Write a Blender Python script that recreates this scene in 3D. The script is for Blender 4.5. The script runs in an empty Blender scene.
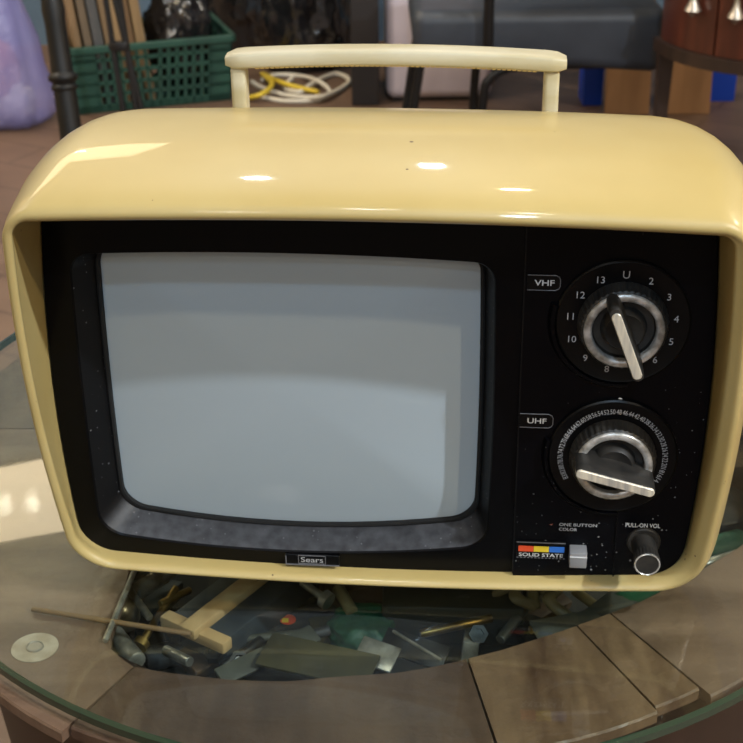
import bpy, bmesh, math, random
import numpy as np
from mathutils import Vector, Matrix, noise as mnoise
PI = math.pi
random.seed(7)
col = bpy.context.scene.collection
scene = bpy.context.scene

# ------------------------------------------------------------------ camera
FPX = 1400.0
A_, RO_, YA = math.radians(26.82), math.radians(-.71), math.radians(5.23)
CAMH = 1.264
ca, sa = math.cos(A_), math.sin(A_)
Rx = np.array([[1, 0, 0], [0, ca, -sa], [0, sa, ca]])
Rz = np.array([[math.cos(RO_), -math.sin(RO_), 0], [math.sin(RO_), math.cos(RO_), 0], [0, 0, 1]])
S_ = np.array([[1, 0, 0], [0, 0, -1], [0, 1, 0]], float)
M_ = Rz @ Rx @ S_
cam_d = bpy.data.cameras.new('camera')
cam_d.sensor_width = 36.0
cam_d.lens = FPX / 743 * 36
cam_d.clip_start = .02
cam = bpy.data.objects.new('camera', cam_d)
col.objects.link(cam)
r0, r1, r2 = M_
cam.matrix_world = Matrix(((r0[0], -r1[0], -r2[0], 0), (r0[1], -r1[1], -r2[1], 0), (r0[2], -r1[2], -r2[2], CAMH), (0, 0, 0, 1)))
cam_d.dof.use_dof = True
cam_d.dof.focus_distance = .86
cam_d.dof.aperture_fstop = 22
scene.camera = cam


def ray(px, py):
    return M_.T @ np.array([(px - 371.5) / FPX, (py - 371.5) / FPX, 1.])


def at_y(px, py, Y):
    d = ray(px, py); k = Y / d[1]
    return Vector((d[0] * k, Y, CAMH + d[2] * k))


def at_z(px, py, Z):
    d = ray(px, py); k = (Z - CAMH) / d[2]
    return Vector((d[0] * k, d[1] * k, Z))


# ------------------------------------------------------------------ light and exposure
scene.view_settings.view_transform = 'Standard'
scene.view_settings.look = 'None'
scene.view_settings.gamma = 1
scene.view_settings.use_curve_mapping = False
scene.view_settings.exposure = 0.0
world = bpy.data.worlds.new('world')
scene.world = world
world.use_nodes = True
bg = world.node_tree.nodes['Background']
bg.inputs[0].default_value = (.75, .85, 1, 1)
bg.inputs[1].default_value = .6


def area_lamp(name, loc, target, size, power, color, shape='DISK', size_y=None):
    d = bpy.data.lights.new(name, 'AREA')
    d.shape = shape; d.size = size
    if size_y: d.size_y = size_y
    d.energy = power; d.color = color
    o = bpy.data.objects.new(name, d)
    o.location = loc
    o.rotation_euler = (Vector(target) - Vector(loc)).to_track_quat('-Z', 'Y').to_euler()
    col.objects.link(o)
    return o


COOL = (.80, .90, 1.0); WARM = (1.0, .80, .52); NEUT = (1, .93, .82)
LAMPS = [  # name, location, target, diameter, power, colour
    ('daylight_opening', (-.3, -2.9, 1.9), (0, .9, .8), 2.2, 3, COOL),
    ('fill_lamp_front', (-1.1, -2.3, 2.7), (0, .85, .8), .3, 11, (1, .94, .84)),  # added fill from the front left, lifts the television's right rim
    ('downlight_cool', (-.39, 2.95, 2.9), (-.39, 2.6, 0), .075, 8, (.9, .95, 1)),
    ('downlight_cool', (.15, 3.29, 2.9), (.15, 2.9, 0), .075, 8, (.9, .95, 1)),
    ('downlight_warm', (.34, 2.58, 2.9), (.34, 2.3, 0), .075, 8, (1, .82, .5)),
    ('downlight_overhead', (.17, .25, 2.9), (.17, .8, 0), .10, 5, NEUT),
    ('downlight_overhead', (-.22, .25, 2.9), (-.2, .8, 0), .16, 5, COOL),
    ('ceiling_spot_front', (0, -1.87, 2.9), (0, .85, .8), .08, 10, (.58, .78, 1)),
    ('ceiling_spot_front', (.02, -1.33, 2.9), (0, .85, .8), .08, 17, (.50, .74, 1)),
    ('ceiling_spot_warm', (1.9, -1.0, 2.9), (0, .85, .8), .08, 27, WARM),
    ('ceiling_spot_side', (2.05, -.48, 2.9), (0, .85, .8), .08, 86, (.82, .91, 1)),
    ('fill_lamp_rear', (2.6, 2.2, 2.9), (.8, 3.8, .2), .25, 42, NEUT),  # this and the next: unseen fill lamps added to brighten the background
    ('fill_lamp_rear', (-2.6, 2.6, 2.9), (-.8, 4.4, .1), .25, 42, NEUT),
]
for n_, l_, t_, s_, p_, c_ in LAMPS:
    area_lamp(n_, l_, t_, s_, p_, c_)
lp_ = area_lamp('added_glow_panel', (-1.85, 4.55, 2.98), (-1.85, 4.55, 0), 1.9, 54, (1, .80, .52), 'RECTANGLE', 1.25)  # glowing sheet added under the ceiling, gives the glass its bright left reflection
for loc in ((-1.36, 4.40, 2.78), (-1.26, 4.40, 2.78)):       # two bare bulbs hanging near the back wall
    d = bpy.data.lights.new('hanging_bulb', 'POINT'); d.energy = 3; d.color = (1, .9, .74); d.shadow_soft_size = .022
    o = bpy.data.objects.new('hanging_bulb', d); o.location = loc; col.objects.link(o)

# ------------------------------------------------------------------ materials


def lin(c):
    return tuple(((v / 255) / 12.92 if v / 255 <= .04045 else ((v / 255 + .055) / 1.055) ** 2.4) for v in c) + (1,)


def mat(name, rgb, rough=.5, metal=0, coat=0, spec=.5, noise=None, bump=None, trans=0, sheen=0, coat_rough=.05):
    """noise=(scale, rgb2, detail, stretch) mixes in a second colour; bump=(scale, strength)"""
    m = bpy.data.materials.new(name)
    m.use_nodes = True
    nt = m.node_tree
    b = nt.nodes['Principled BSDF']
    b.inputs['Base Color'].default_value = lin(rgb)
    b.inputs['Roughness'].default_value = rough
    b.inputs['Metallic'].default_value = metal
    b.inputs['Coat Weight'].default_value = coat
    b.inputs['Coat Roughness'].default_value = coat_rough
    b.inputs['Specular IOR Level'].default_value = spec
    b.inputs['Transmission Weight'].default_value = trans
    tc = nt.nodes.new('ShaderNodeTexCoord')
    if noise:
        sc, rgb2, det, st = noise
        mp = nt.nodes.new('ShaderNodeMapping'); mp.inputs['Scale'].default_value = st
        nz = nt.nodes.new('ShaderNodeTexNoise'); nz.inputs['Scale'].default_value = sc; nz.inputs['Detail'].default_value = det
        rp = nt.nodes.new('ShaderNodeValToRGB'); rp.color_ramp.elements[0].position = .35; rp.color_ramp.elements[1].position = .65
        rp.color_ramp.elements[0].color = lin(rgb); rp.color_ramp.elements[1].color = lin(rgb2)
        nt.links.new(tc.outputs['Object'], mp.inputs[0]); nt.links.new(mp.outputs[0], nz.inputs['Vector'])
        nt.links.new(nz.outputs[0], rp.inputs[0]); nt.links.new(rp.outputs[0], b.inputs['Base Color'])
    if bump:
        nz = nt.nodes.new('ShaderNodeTexNoise'); nz.inputs['Scale'].default_value = bump[0]; nz.inputs['Detail'].default_value = 4
        bp = nt.nodes.new('ShaderNodeBump'); bp.inputs['Strength'].default_value = bump[1]; bp.inputs['Distance'].default_value = .01
        nt.links.new(tc.outputs['Object'], nz.inputs['Vector']); nt.links.new(nz.outputs[0], bp.inputs['Height'])
        nt.links.new(bp.outputs[0], b.inputs['Normal'])
    return m


def add_specks(m, rgb, scale, thresh, mask=None, seed=0.):
    """small dirt specks of their own shape: voronoi dots, thinned out by noise or gathered along +x / -z"""
    nt = m.node_tree; b = nt.nodes['Principled BSDF']
    tc = nt.nodes.new('ShaderNodeTexCoord')
    vo = nt.nodes.new('ShaderNodeTexVoronoi'); vo.inputs['Scale'].default_value = scale
    mp = nt.nodes.new('ShaderNodeMapping'); mp.inputs['Location'].default_value = (seed, seed * .7, seed * .3)
    nt.links.new(tc.outputs['Object'], mp.inputs[0]); nt.links.new(mp.outputs[0], vo.inputs['Vector'])
    sep = nt.nodes.new('ShaderNodeSeparateColor')
    nt.links.new(vo.outputs['Color'], sep.inputs[0])
    sub = nt.nodes.new('ShaderNodeMath'); sub.operation = 'MULTIPLY'          # dot radius differs per cell
    pw = nt.nodes.new('ShaderNodeMath'); pw.operation = 'POWER'; pw.inputs[1].default_value = 3.5
    nt.links.new(sep.outputs[0], pw.inputs[0])
    nt.links.new(pw.outputs[0], sub.inputs[0]); sub.inputs[1].default_value = thresh
    last = sub.outputs[0]
    if mask:                                                                  # (axis vector, start, end)
        ax, a0, a1 = mask
        dot = nt.nodes.new('ShaderNodeVectorMath'); dot.operation = 'DOT_PRODUCT'; dot.inputs[1].default_value = ax
        nt.links.new(tc.outputs['Object'], dot.inputs[0])
        mr = nt.nodes.new('ShaderNodeMapRange'); mr.inputs[1].default_value = a0; mr.inputs[2].default_value = a1
        nt.links.new(dot.outputs['Value'], mr.inputs[0])
        mu = nt.nodes.new('ShaderNodeMath'); mu.operation = 'MULTIPLY'
        nt.links.new(last, mu.inputs[0]); nt.links.new(mr.outputs[0], mu.inputs[1]); last = mu.outputs[0]
    lt = nt.nodes.new('ShaderNodeMath'); lt.operation = 'LESS_THAN'
    nt.links.new(vo.outputs['Distance'], lt.inputs[0]); nt.links.new(last, lt.inputs[1])
    mx = nt.nodes.new('ShaderNodeMix'); mx.data_type = 'RGBA'
    nt.links.new(lt.outputs[0], mx.inputs['Factor'])
    src = b.inputs['Base Color'].links[0].from_socket if b.inputs['Base Color'].links else None
    if src: nt.links.new(src, mx.inputs['A'])
    else: mx.inputs['A'].default_value = b.inputs['Base Color'].default_value
    mx.inputs['B'].default_value = lin(rgb)
    nt.links.new(mx.outputs['Result'], b.inputs['Base Color'])


M = {}
M['cream'] = mat('cream_plastic', (178, 156, 98), .45, coat=.4, coat_rough=.04, noise=(9, (184, 163, 107), 3, (1, 1, 1)))
add_specks(M['cream'], (84, 66, 40), 190, .50, ((.8, -.3, -1.0), .02, .30))
add_specks(M['cream'], (96, 76, 44), 42, .075, None, 3.1)
M['ivory'] = mat('ivory_plastic', (190, 182, 156), .45, noise=(60, (174, 162, 126), 4, (.3, 1, 1)))
M['black'] = mat('black_gloss_plastic', (6, 6, 8), .3, spec=.12)
add_specks(M['black'], (120, 120, 122), 300, .28, ((.55, 0, -1.0), -.05, .25))
M['panel'] = mat('control_panel_black', (5, 5, 8), .3, spec=.12)
add_specks(M['panel'], (130, 130, 130), 300, .30, ((.4, 0, -1.0), -.16, .05))
M['bezel'] = mat('dusty_black_plastic', (6, 6, 8), .45, spec=.25)
add_specks(M['bezel'], (104, 104, 106), 280, .2)
def add_dust(m, rgb, scale):
    """settled dust: lies on the faces that look up"""
    nt = m.node_tree; b = nt.nodes['Principled BSDF']
    ge = nt.nodes.new('ShaderNodeNewGeometry'); sp = nt.nodes.new('ShaderNodeSeparateXYZ'); nt.links.new(ge.outputs['Normal'], sp.inputs[0])
    mr = nt.nodes.new('ShaderNodeMapRange'); mr.inputs[1].default_value = .35; mr.inputs[2].default_value = .75
    nt.links.new(sp.outputs[2], mr.inputs[0])
    tc = nt.nodes.new('ShaderNodeTexCoord'); nz = nt.nodes.new('ShaderNodeTexNoise'); nz.inputs['Scale'].default_value = scale; nz.inputs['Detail'].default_value = 5
    nt.links.new(tc.outputs['Object'], nz.inputs['Vector'])
    mu = nt.nodes.new('ShaderNodeMath'); mu.operation = 'MULTIPLY'
    nt.links.new(mr.outputs[0], mu.inputs[0]); nt.links.new(nz.outputs[0], mu.inputs[1])
    mx = nt.nodes.new('ShaderNodeMix'); mx.data_type = 'RGBA'
    nt.links.new(mu.outputs[0], mx.inputs['Factor'])
    src = b.inputs['Base Color'].links[0].from_socket if b.inputs['Base Color'].links else None
    if src: nt.links.new(src, mx.inputs['A'])
    else: mx.inputs['A'].default_value = b.inputs['Base Color'].default_value
    mx.inputs['B'].default_value = lin(rgb)
    nt.links.new(mx.outputs['Result'], b.inputs['Base Color'])


add_dust(M['bezel'], (84, 85, 89), 120)
M['dial'] = mat('dial_black', (5, 5, 6), .35, spec=.2)
M['knurl'] = mat('knurled_black', (24, 23, 22), .5, noise=(90, (46, 43, 39), 4, (1, 1, 1)))
M['chrome'] = mat('worn_chrome', (226, 224, 220), .28, .55, noise=(120, (140, 136, 128), 4, (1, 1, 1)))
M['brushed'] = mat('brushed_silver', (222, 212, 190), .38, .25, noise=(200, (165, 160, 152), 3, (1, 1, .1)))
M['silver_plastic'] = mat('silver_plastic', (150, 150, 152), .4, .3)
M['ink'] = mat('white_print', (205, 205, 205), .6)
M['dim_ink'] = mat('worn_white_print', (170, 170, 172), .6)
M['grey_ink'] = mat('grey_print', (120, 120, 124), .5, .4)
M['red'] = mat('orange_red_print', (222, 78, 36), .5)
M['yellow'] = mat('yellow_print', (236, 206, 52), .5)
M['blue'] = mat('blue_print', (40, 104, 190), .5)
M['screen'] = mat('picture_tube_glass', (160, 171, 177), .4, coat=.5)
M['rubber'] = mat('rubber', (6, 6, 6), .8)
M['wood'] = mat('weathered_brown_wood', (78, 54, 38), .45, coat=.15, noise=(7, (120, 94, 70), 8, (6, 1.2, 1)), bump=(60, .25))
M['wood2'] = mat('dark_brown_wood', (70, 50, 38), .5, coat=.12, noise=(6, (98, 76, 60), 8, (6, 1, 1)), bump=(60, .25))
M['wood3'] = mat('greyed_wood', (120, 96, 78), .5, coat=.12, noise=(6, (92, 70, 54), 8, (1, 6, 1)), bump=(60, .25))
M['drum'] = mat('dark_stained_wood', (38, 25, 18), .5, noise=(12, (56, 38, 28), 5, (1, 1, .2)))
M['tray'] = mat('dark_tray', (30, 27, 22), .8)


def glass_mat():
    m = bpy.data.materials.new('clear_table_glass'); m.use_nodes = True
    nt = m.node_tree; nt.nodes.clear()
    out = nt.nodes.new('ShaderNodeOutputMaterial')
    mix = nt.nodes.new('ShaderNodeMixShader'); fr = nt.nodes.new('ShaderNodeFresnel')
    ge = nt.nodes.new('ShaderNodeNewGeometry'); mr = nt.nodes.new('ShaderNodeMapRange')     # same reflectance from both sides of the pane
    mr.inputs[3].default_value = 1.5; mr.inputs[4].default_value = 1 / 1.5
    nt.links.new(ge.outputs['Backfacing'], mr.inputs[0]); nt.links.new(mr.outputs[0], fr.inputs[0])
    tr = nt.nodes.new('ShaderNodeBsdfTransparent'); tr.inputs[0].default_value = (.93, .965, .945, 1)
    gl = nt.nodes.new('ShaderNodeBsdfGlossy'); gl.inputs['Roughness'].default_value = .03
    nt.links.new(fr.outputs[0], mix.inputs[0]); nt.links.new(tr.outputs[0], mix.inputs[1]); nt.links.new(gl.outputs[0], mix.inputs[2])
    nt.links.new(mix.outputs[0], out.inputs[0])
    return m


M['glass'] = glass_mat()
M['glass_edge'] = mat('green_glass_edge', (42, 58, 44), .12, coat=.6)

# ------------------------------------------------------------------ mesh helpers


def obj(name, bm, material=None, parent=None, smooth=35, loc=None):
    me = bpy.data.meshes.new(name)
    bm.normal_update()
    bm.to_mesh(me); bm.free()
    if material is not None:
        for mm in (material if isinstance(material, (list, tuple)) else [material]):
            me.materials.append(mm)
    if smooth:
        me.polygons.foreach_set('use_smooth', [True] * len(me.polygons))
        try: me.set_sharp_from_angle(angle=math.radians(smooth))
        except Exception: pass
    o = bpy.data.objects.new(name, me)
    col.objects.link(o)
    if loc is not None: o.location = loc
    if parent is not None: o.parent = parent
    return o


def tag(o, label, cat, group=None):
    o['label'] = label; o['category'] = cat
    if group: o['group'] = group
    return o


def thing(name, label, cat, loc=(0, 0, 0), rotz=0, group=None):
    o = bpy.data.objects.new(name, None); col.objects.link(o)
    o.empty_display_size = .02
    o.location = loc; o.rotation_euler = (0, 0, rotz)
    return tag(o, label, cat, group)


def struct(name, bm, m):
    o = obj(name, bm, m); o['kind'] = 'structure'
    return o


def box(bm, x0, x1, y0, y1, z0, z1, mtx=None, bev=0, seg=2):
    r = bmesh.ops.create_cube(bm, size=1)
    vs = r['verts']
    bmesh.ops.transform(bm, matrix=Matrix.Translation(((x0 + x1) / 2, (y0 + y1) / 2, (z0 + z1) / 2)) @ Matrix.Diagonal((x1 - x0, y1 - y0, z1 - z0, 1)), verts=vs)
    if bev:
        es = list({e for v in vs for e in v.link_edges})
        rb = bmesh.ops.bevel(bm, geom=es, offset=bev, segments=seg, affect='EDGES', profile=.5)
        vs = list({v for f in rb['faces'] for v in f.verts} | {v for v in vs if v.is_valid})
    if mtx is not None:
        bmesh.ops.transform(bm, matrix=mtx, verts=vs)
    return bm


def loft(bm, rings, closed=True, cap0=False, cap1=False, mats=None):
    R = [[bm.verts.new(p) for p in r] for r in rings]
    n = len(R[0])
    for i in range(len(R) - 1):
        for j in range(n if closed else n - 1):
            k = (j + 1) % n
            try:
                f = bm.faces.new((R[i][j], R[i][k], R[i + 1][k], R[i + 1][j]))
                if mats: f.material_index = mats[i]
            except ValueError: pass
    if cap0: bm.faces.new(list(reversed(R[0])))
    if cap1: bm.faces.new(R[-1])
    return R


def tube(bm, pts, r, n=10, cap=True):
    pts = [Vector(p) for p in pts]
    rr_ = r if isinstance(r, (list, tuple)) else [r] * len(pts)
    rings = []
    ref = None
    for i, p in enumerate(pts):
        t = (pts[min(i + 1, len(pts) - 1)] - pts[max(i - 1, 0)]).normalized()
        if ref is None:
            ref = Vector((0, 0, 1)) if abs(t.z) < .9 else Vector((1, 0, 0))
        u = t.cross(ref).normalized(); v = t.cross(u).normalized(); ref = -v if False else ref
        if abs(t.dot(ref)) > .95: ref = Vector((1, 0, 0)) if abs(t.x) < .9 else Vector((0, 1, 0))
        rings.append([p + (u * math.cos(a) + v * math.sin(a)) * rr_[i] for a in [2 * PI * k / n for k in range(n)]])
    loft(bm, rings, True, cap, cap)
    bmesh.ops.recalc_face_normals(bm, faces=bm.faces)
    return bm


def smooth_path(pts, sub=6):
    P = [Vector(p) for p in pts]; out = []
    for i in range(len(P) - 1):
        a, b, c, d = P[max(i - 1, 0)], P[i], P[i + 1], P[min(i + 2, len(P) - 1)]
        for k in range(sub):
            t = k / sub
            out.append(.5 * ((2 * b) + (c - a) * t + (2 * a - 5 * b + 4 * c - d) * t * t + (3 * b - a - 3 * c + d) * t ** 3))
    out.append(P[-1])
    return out


def lathe(bm, prof, n=48, axis='Z', mtx=None, wob=None, cap=True):
    """prof: (radius, height) pairs; axis 'Z' turns about z, 'F' faces forward (-y)"""
    rings = []
    for i, (r, h) in enumerate(prof):
        ring = []
        for k in range(n):
            a = 2 * PI * k / n
            rr_ = r + (wob(i, k) if wob else 0)
            p = Vector((rr_ * math.cos(a), rr_ * math.sin(a), h))
            if axis == 'F': p = Vector((p.x, -h, p.y))
            if mtx is not None: p = mtx @ p
            ring.append(p)
        rings.append(ring)
    loft(bm, rings, True, cap, cap)
    bmesh.ops.recalc_face_normals(bm, faces=bm.faces)
    return bm


def blob(bm, loc, rad, sub=4, amp=.12, freq=3., seed=0., crinkle=0., flat=None):
    r = bmesh.ops.create_icosphere(bm, subdivisions=sub, radius=1)
    for v in r['verts']:
        p = v.co.copy()
        q = p * freq + Vector((seed, seed * 1.7, -seed))
        d = 1 + amp * mnoise.noise(q)
        if crinkle:
            d += crinkle * (abs(mnoise.noise(q * 3.1)) + .6 * abs(mnoise.noise(q * 6.7))) 
        p = Vector((p.x * rad[0] * d, p.y * rad[1] * d, p.z * rad[2] * d))
        v.co = p + Vector(loc)
        if flat is not None and v.co.z < flat: v.co.z = flat
    return bm


def rrect(cx, hw, zt, zb, rt, rb, bs=0, bt=0, bb=0, n=12, m=8):
    """rounded rectangle with bowed sides, clockwise from the top left; bs: share the sides draw in towards the corners"""
    zc, hh = (zt + zb) / 2, (zt - zb) / 2
    P = []

    def arc(ox, oz, r, a0):
        for k in range(m + 1):
            a = math.radians(a0 - 90 * k / m)
            P.append((ox + r * math.cos(a), oz + r * math.sin(a)))

    def edge(x0, z0, x1, z1):
        for k in range(1, n):
            t = k / n; P.append((x0 + (x1 - x0) * t, z0 + (z1 - z0) * t))
    arc(-hw + rt, zt - rt, rt, 180); edge(-hw + rt, zt, hw - rt, zt)
    arc(hw - rt, zt - rt, rt, 90); edge(hw, zt - rt, hw, zb + rb)
    arc(hw - rb, zb + rb, rb, 0); edge(hw - rb, zb, -hw + rb, zb)
    arc(-hw + rb, zb + rb, rb, -90); edge(-hw, zb + rb, -hw, zt - rt)
    out = []
    for x, z in P:
        zn = (z - zc) / hh; xn = x / hw
        x2 = x * (1 - bs * zn * zn)
        z2 = z - bt * xn * xn * max(zn, 0) + bb * xn * xn * max(-zn, 0)
        out.append((cx + x2, z2))
    return out


_txt = {}


def text_bm(bm, s, cx, cz, y, w=None, h=None, rot=0., bold=0., depth=.0002):
    """letters fitted to width w / height h, centred on (cx, cz), lying on the plane y facing -y"""
    key = (s, bold)
    if key not in _txt:
        c = bpy.data.curves.new('letters', 'FONT'); c.body = s; c.resolution_u = 3; c.offset = bold
        o = bpy.data.objects.new('letters', c); col.objects.link(o)
        dg = bpy.context.evaluated_depsgraph_get()
        me = bpy.data.meshes.new_from_object(o.evaluated_get(dg))
        co = np.array([v.co[:] for v in me.vertices]); fs = [list(p.vertices) for p in me.polygons]
        bpy.data.objects.remove(o); bpy.data.curves.remove(c); bpy.data.meshes.remove(me)
        _txt[key] = (co, fs)
    co, fs = _txt[key]
    lo, hi = co.min(0), co.max(0)
    sx = w / (hi[0] - lo[0]) if w else None
    sz = h / (hi[1] - lo[1]) if h else None
    if sx is None: sx = sz
    if sz is None: sz = sx
    mid = (lo + hi) / 2
    cr, sr = math.cos(rot), math.sin(rot)
    vs = []
    for p in co:
        a, b = (p[0] - mid[0]) * sx, (p[1] - mid[1]) * sz
        vs.append(bm.verts.new((cx + a * cr - b * sr, y, cz + a * sr + b * cr)))
    for f in fs:
        try: bm.faces.new([vs[i] for i in f])
        except ValueError: pass
    return bm


# ------------------------------------------------------------------ the room
FLOOR_M = mat('brown_floor', (96, 76, 62), .5, noise=(5, (120, 98, 82), 6, (1, 1, 1)))
nt = FLOOR_M.node_tree; b_ = nt.nodes['Principled BSDF']
tc_ = nt.nodes.new('ShaderNodeTexCoord'); br = nt.nodes.new('ShaderNodeTexBrick')
br.inputs['Scale'].default_value = 1; br.inputs['Brick Width'].default_value = 1.1; br.inputs['Row Height'].default_value = .16
br.inputs['Mortar Size'].default_value = .006
br.inputs['Color1'].default_value = lin((108, 84, 68)); br.inputs['Color2'].default_value = lin((88, 68, 56)); br.inputs['Mortar'].default_value = lin((58, 40, 30))
mp_ = nt.nodes.new('ShaderNodeMapping'); mp_.inputs['Rotation'].default_value = (0, 0, .5)
nt.links.new(tc_.outputs['Object'], mp_.inputs[0]); nt.links.new(mp_.outputs[0], br.inputs['Vector'])
mx_ = nt.nodes.new('ShaderNodeMix'); mx_.data_type = 'RGBA'; mx_.inputs['Factor'].default_value = .5
nt.links.new(b_.inputs['Base Color'].links[0].from_socket, mx_.inputs['A']); nt.links.new(br.outputs[0], mx_.inputs['B'])
nt.links.new(mx_.outputs['Result'], b_.inputs['Base Color'])
X0, X1, Y0, Y1, ZC = -3.2, 3.2, -3.0, 5.25, 3.0
bm = bmesh.new(); box(bm, X0 - .1, X1 + .1, Y0 - .1, Y1 + .1, -.1, 0); struct('floor', bm, FLOOR_M)
CEIL_M = mat('cream_ceiling', (226, 210, 176), .8, noise=(2, (216, 198, 162), 3, (1, 1, 1)))
WALL_B = mat('blue_grey_wall', (92, 116, 140), .8, noise=(3, (82, 104, 128), 4, (1, 1, 1)))
WALL_C = mat('warm_cream_wall', (214, 196, 160), .8, noise=(3, (204, 184, 146), 4, (1, 1, 1)))
bm = bmesh.new(); box(bm, X0 - .1, X1 + .1, Y0 - .1, Y1 + .1, ZC, ZC + .1); struct('ceiling', bm, CEIL_M)
bm = bmesh.new(); box(bm, X0 - .1, X1 + .1, Y1, Y1 + .1, 0, ZC); struct('wall_back', bm, WALL_B)
bm = bmesh.new(); box(bm, X0 - .1, X0, Y0, Y1, 0, ZC); struct('wall_left', bm, WALL_C)
bm = bmesh.new(); box(bm, X1, X1 + .1, Y0, Y1, 0, ZC); struct('wall_right', bm, WALL_C)
bm = bmesh.new()
box(bm, X0 - .1, -1.6, Y0 - .1, Y0, 0, ZC); box(bm, 1.0, X1 + .1, Y0 - .1, Y0, 0, ZC)
box(bm, -1.6, 1.0, Y0 - .1, Y0, 0, .7); box(bm, -1.6, 1.0, Y0 - .1, Y0, 2.85, ZC)
struct('wall_front', bm, WALL_C)

# ------------------------------------------------------------------ round table
TZ = .66                                       # top of the glass
TC = Vector((.016, 1.104, 0)); EA, EB = .42, .452
table = thing('round_table', 'weathered brown wooden round table with an open middle, under the glass', 'table', (TC.x, TC.y, 0))
inner_pts = [(-.187, .86), (-.19, .80), (-.17, .776), (-.144, .768), (-.096, .759), (-.058, .757), (-.03, .761), (.017, .765), (.045, .772),
             (.088, .788), (.132, .808), (.195, .842), (.238, .873), (.289, .915), (.325, .99), (.335, 1.1), (.31, 1.25), (.22, 1.38), (.05, 1.44),
             (-.1, 1.42), (-.18, 1.36), (-.187, 1.1)]
IP = [(x - TC.x, y - TC.y) for x, y in inner_pts]


def inner_r(th):
    dx, dy = math.cos(th), math.sin(th)
    for i in range(len(IP)):
        (ax, ay), (bx, by) = IP[i], IP[(i + 1) % len(IP)]
        ex, ey = bx - ax, by - ay
        den = dx * ey - dy * ex
        if abs(den) < 1e-9: continue
        t = (ax * ey - ay * ex) / den; s = (ax * dy - ay * dx) / den
        if t > 0 and -1e-6 <= s <= 1 + 1e-6: return t
    return .3


def ell_r(th, a, b):
    return 1 / math.sqrt((math.cos(th) / a) ** 2 + (math.sin(th) / b) ** 2)


RT = TZ - .008 - .006                          # top of the boards
boards = [(-119, -81.6, 1.04, .975, 'wood2'), (-81.6, -66, .975, .97, 'wood'), (-66, -60.6, .965, .965, 'wood'), (-60.6, -22, .99, .99, 'wood3'),
          (-22, 25, .98, .98, 'wood'), (25, 75, .99, .99, 'wood3'), (75, 125, .98, .98, 'wood'), (125, 178, .99, .99, 'wood2'), (178, 241, 1.03, 1.055, 'wood3')]
for a0, a1, s0, s1, mk in boards:
    bm = bmesh.new(); rings = []
    g = .13
    k_n = max(4, int((a1 - a0) / 2))
    for k in range(k_n + 1):
        t = k / k_n; th = math.radians(a0 + g + (a1 - a0 - 2 * g) * t); s = s0 + (s1 - s0) * t
        ri, ro = inner_r(th), ell_r(th, .405 * s, .437 * s) + .0015 * math.sin(9 * th + a0)
        d = Vector((math.cos(th), math.sin(th), 0))
        z0, z1 = RT - .009, RT
        rings.append([d * ri + Vector((0, 0, z0)), d * ri + Vector((0, 0, z1 - .002)), d * (ri + .001) + Vector((0, 0, z1)),
                      d * (ro - .0012) + Vector((0, 0, z1)), d * ro + Vector((0, 0, z1 - .0015)), d * ro + Vector((0, 0, z0))])
    loft(bm, rings, True, True, True)
    bmesh.ops.recalc_face_normals(bm, faces=bm.faces)
    obj('rim_board', bm, M[mk], table)
bm = bmesh.new(); prof = [(.90, RT - .011), (.92, .5), (.86, .25), (.8, .0)]
rings = [[Vector((.405 * s * math.cos(t), .437 * s * math.sin(t), z)) for t in [2 * PI * k / 64 for k in range(64)]] for s, z in prof]
rings2 = [[Vector((.405 * (s - .05) * math.cos(t), .437 * (s - .05) * math.sin(t), z)) for t in [2 * PI * k / 64 for k in range(64)]] for s, z in reversed(prof)]
loft(bm, rings + rings2 + [rings[0]])
bmesh.ops.recalc_face_normals(bm, faces=bm.faces)
obj('drum_side', bm, M['drum'], table)
bm = bmesh.new(); JZ = .575
loft(bm, [[Vector((.355 * math.cos(t), .385 * math.sin(t), z)) for t in [2 * PI * k / 48 for k in range(48)]] for z in (JZ - .012, JZ)], True, True, True)
obj('inner_tray', bm, M['tray'], table)
# pale round inlay on the left board
p = at_z(35, 648, RT)
bm = bmesh.new(); lathe(bm, [(.0165, RT), (.0165, RT + .0007), (.006, RT + .0009)], 32, mtx=Matrix.Translation((p.x - TC.x, p.y - TC.y, 0)))
st = obj('round_plate', bm, mat('pale_plate', (172, 158, 138), .5, noise=(90, (150, 134, 112), 4, (1, 1, 1))), table)
bm = bmesh.new(); lathe(bm, [(.0062, RT + .0009), (.0060, RT + .0018), (.0052, RT + .0022), (.0048, RT + .0016)], 28, mtx=Matrix.Translation((p.x - TC.x, p.y - TC.y, 0)))
obj('rivet', bm, mat('dull_rivet', (150, 142, 130), .45, .5), st)

glass = bmesh.new()
NG = 128
zz = [(.0, TZ - .008), (.992, TZ - .008), (1.0, TZ - .0068), (1.0, TZ - .0012), (.992, TZ), (.0, TZ)]
rings = [[Vector((EA * max(s, .001) * math.cos(t), EB * max(s, .001) * math.sin(t), z - TZ)) for t in [2 * PI * k / NG for k in range(NG)]] for s, z in zz]
loft(glass, rings, True, True, True, mats=[0, 1, 1, 1, 0])
bmesh.ops.recalc_face_normals(glass, faces=glass.faces)
go = obj('glass_tabletop', glass, [M['glass'], M['glass_edge']], None, 50, (TC.x, TC.y, TZ))
tag(go, 'round clear glass table top with a green edge, carrying the television', 'glass top')
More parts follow.
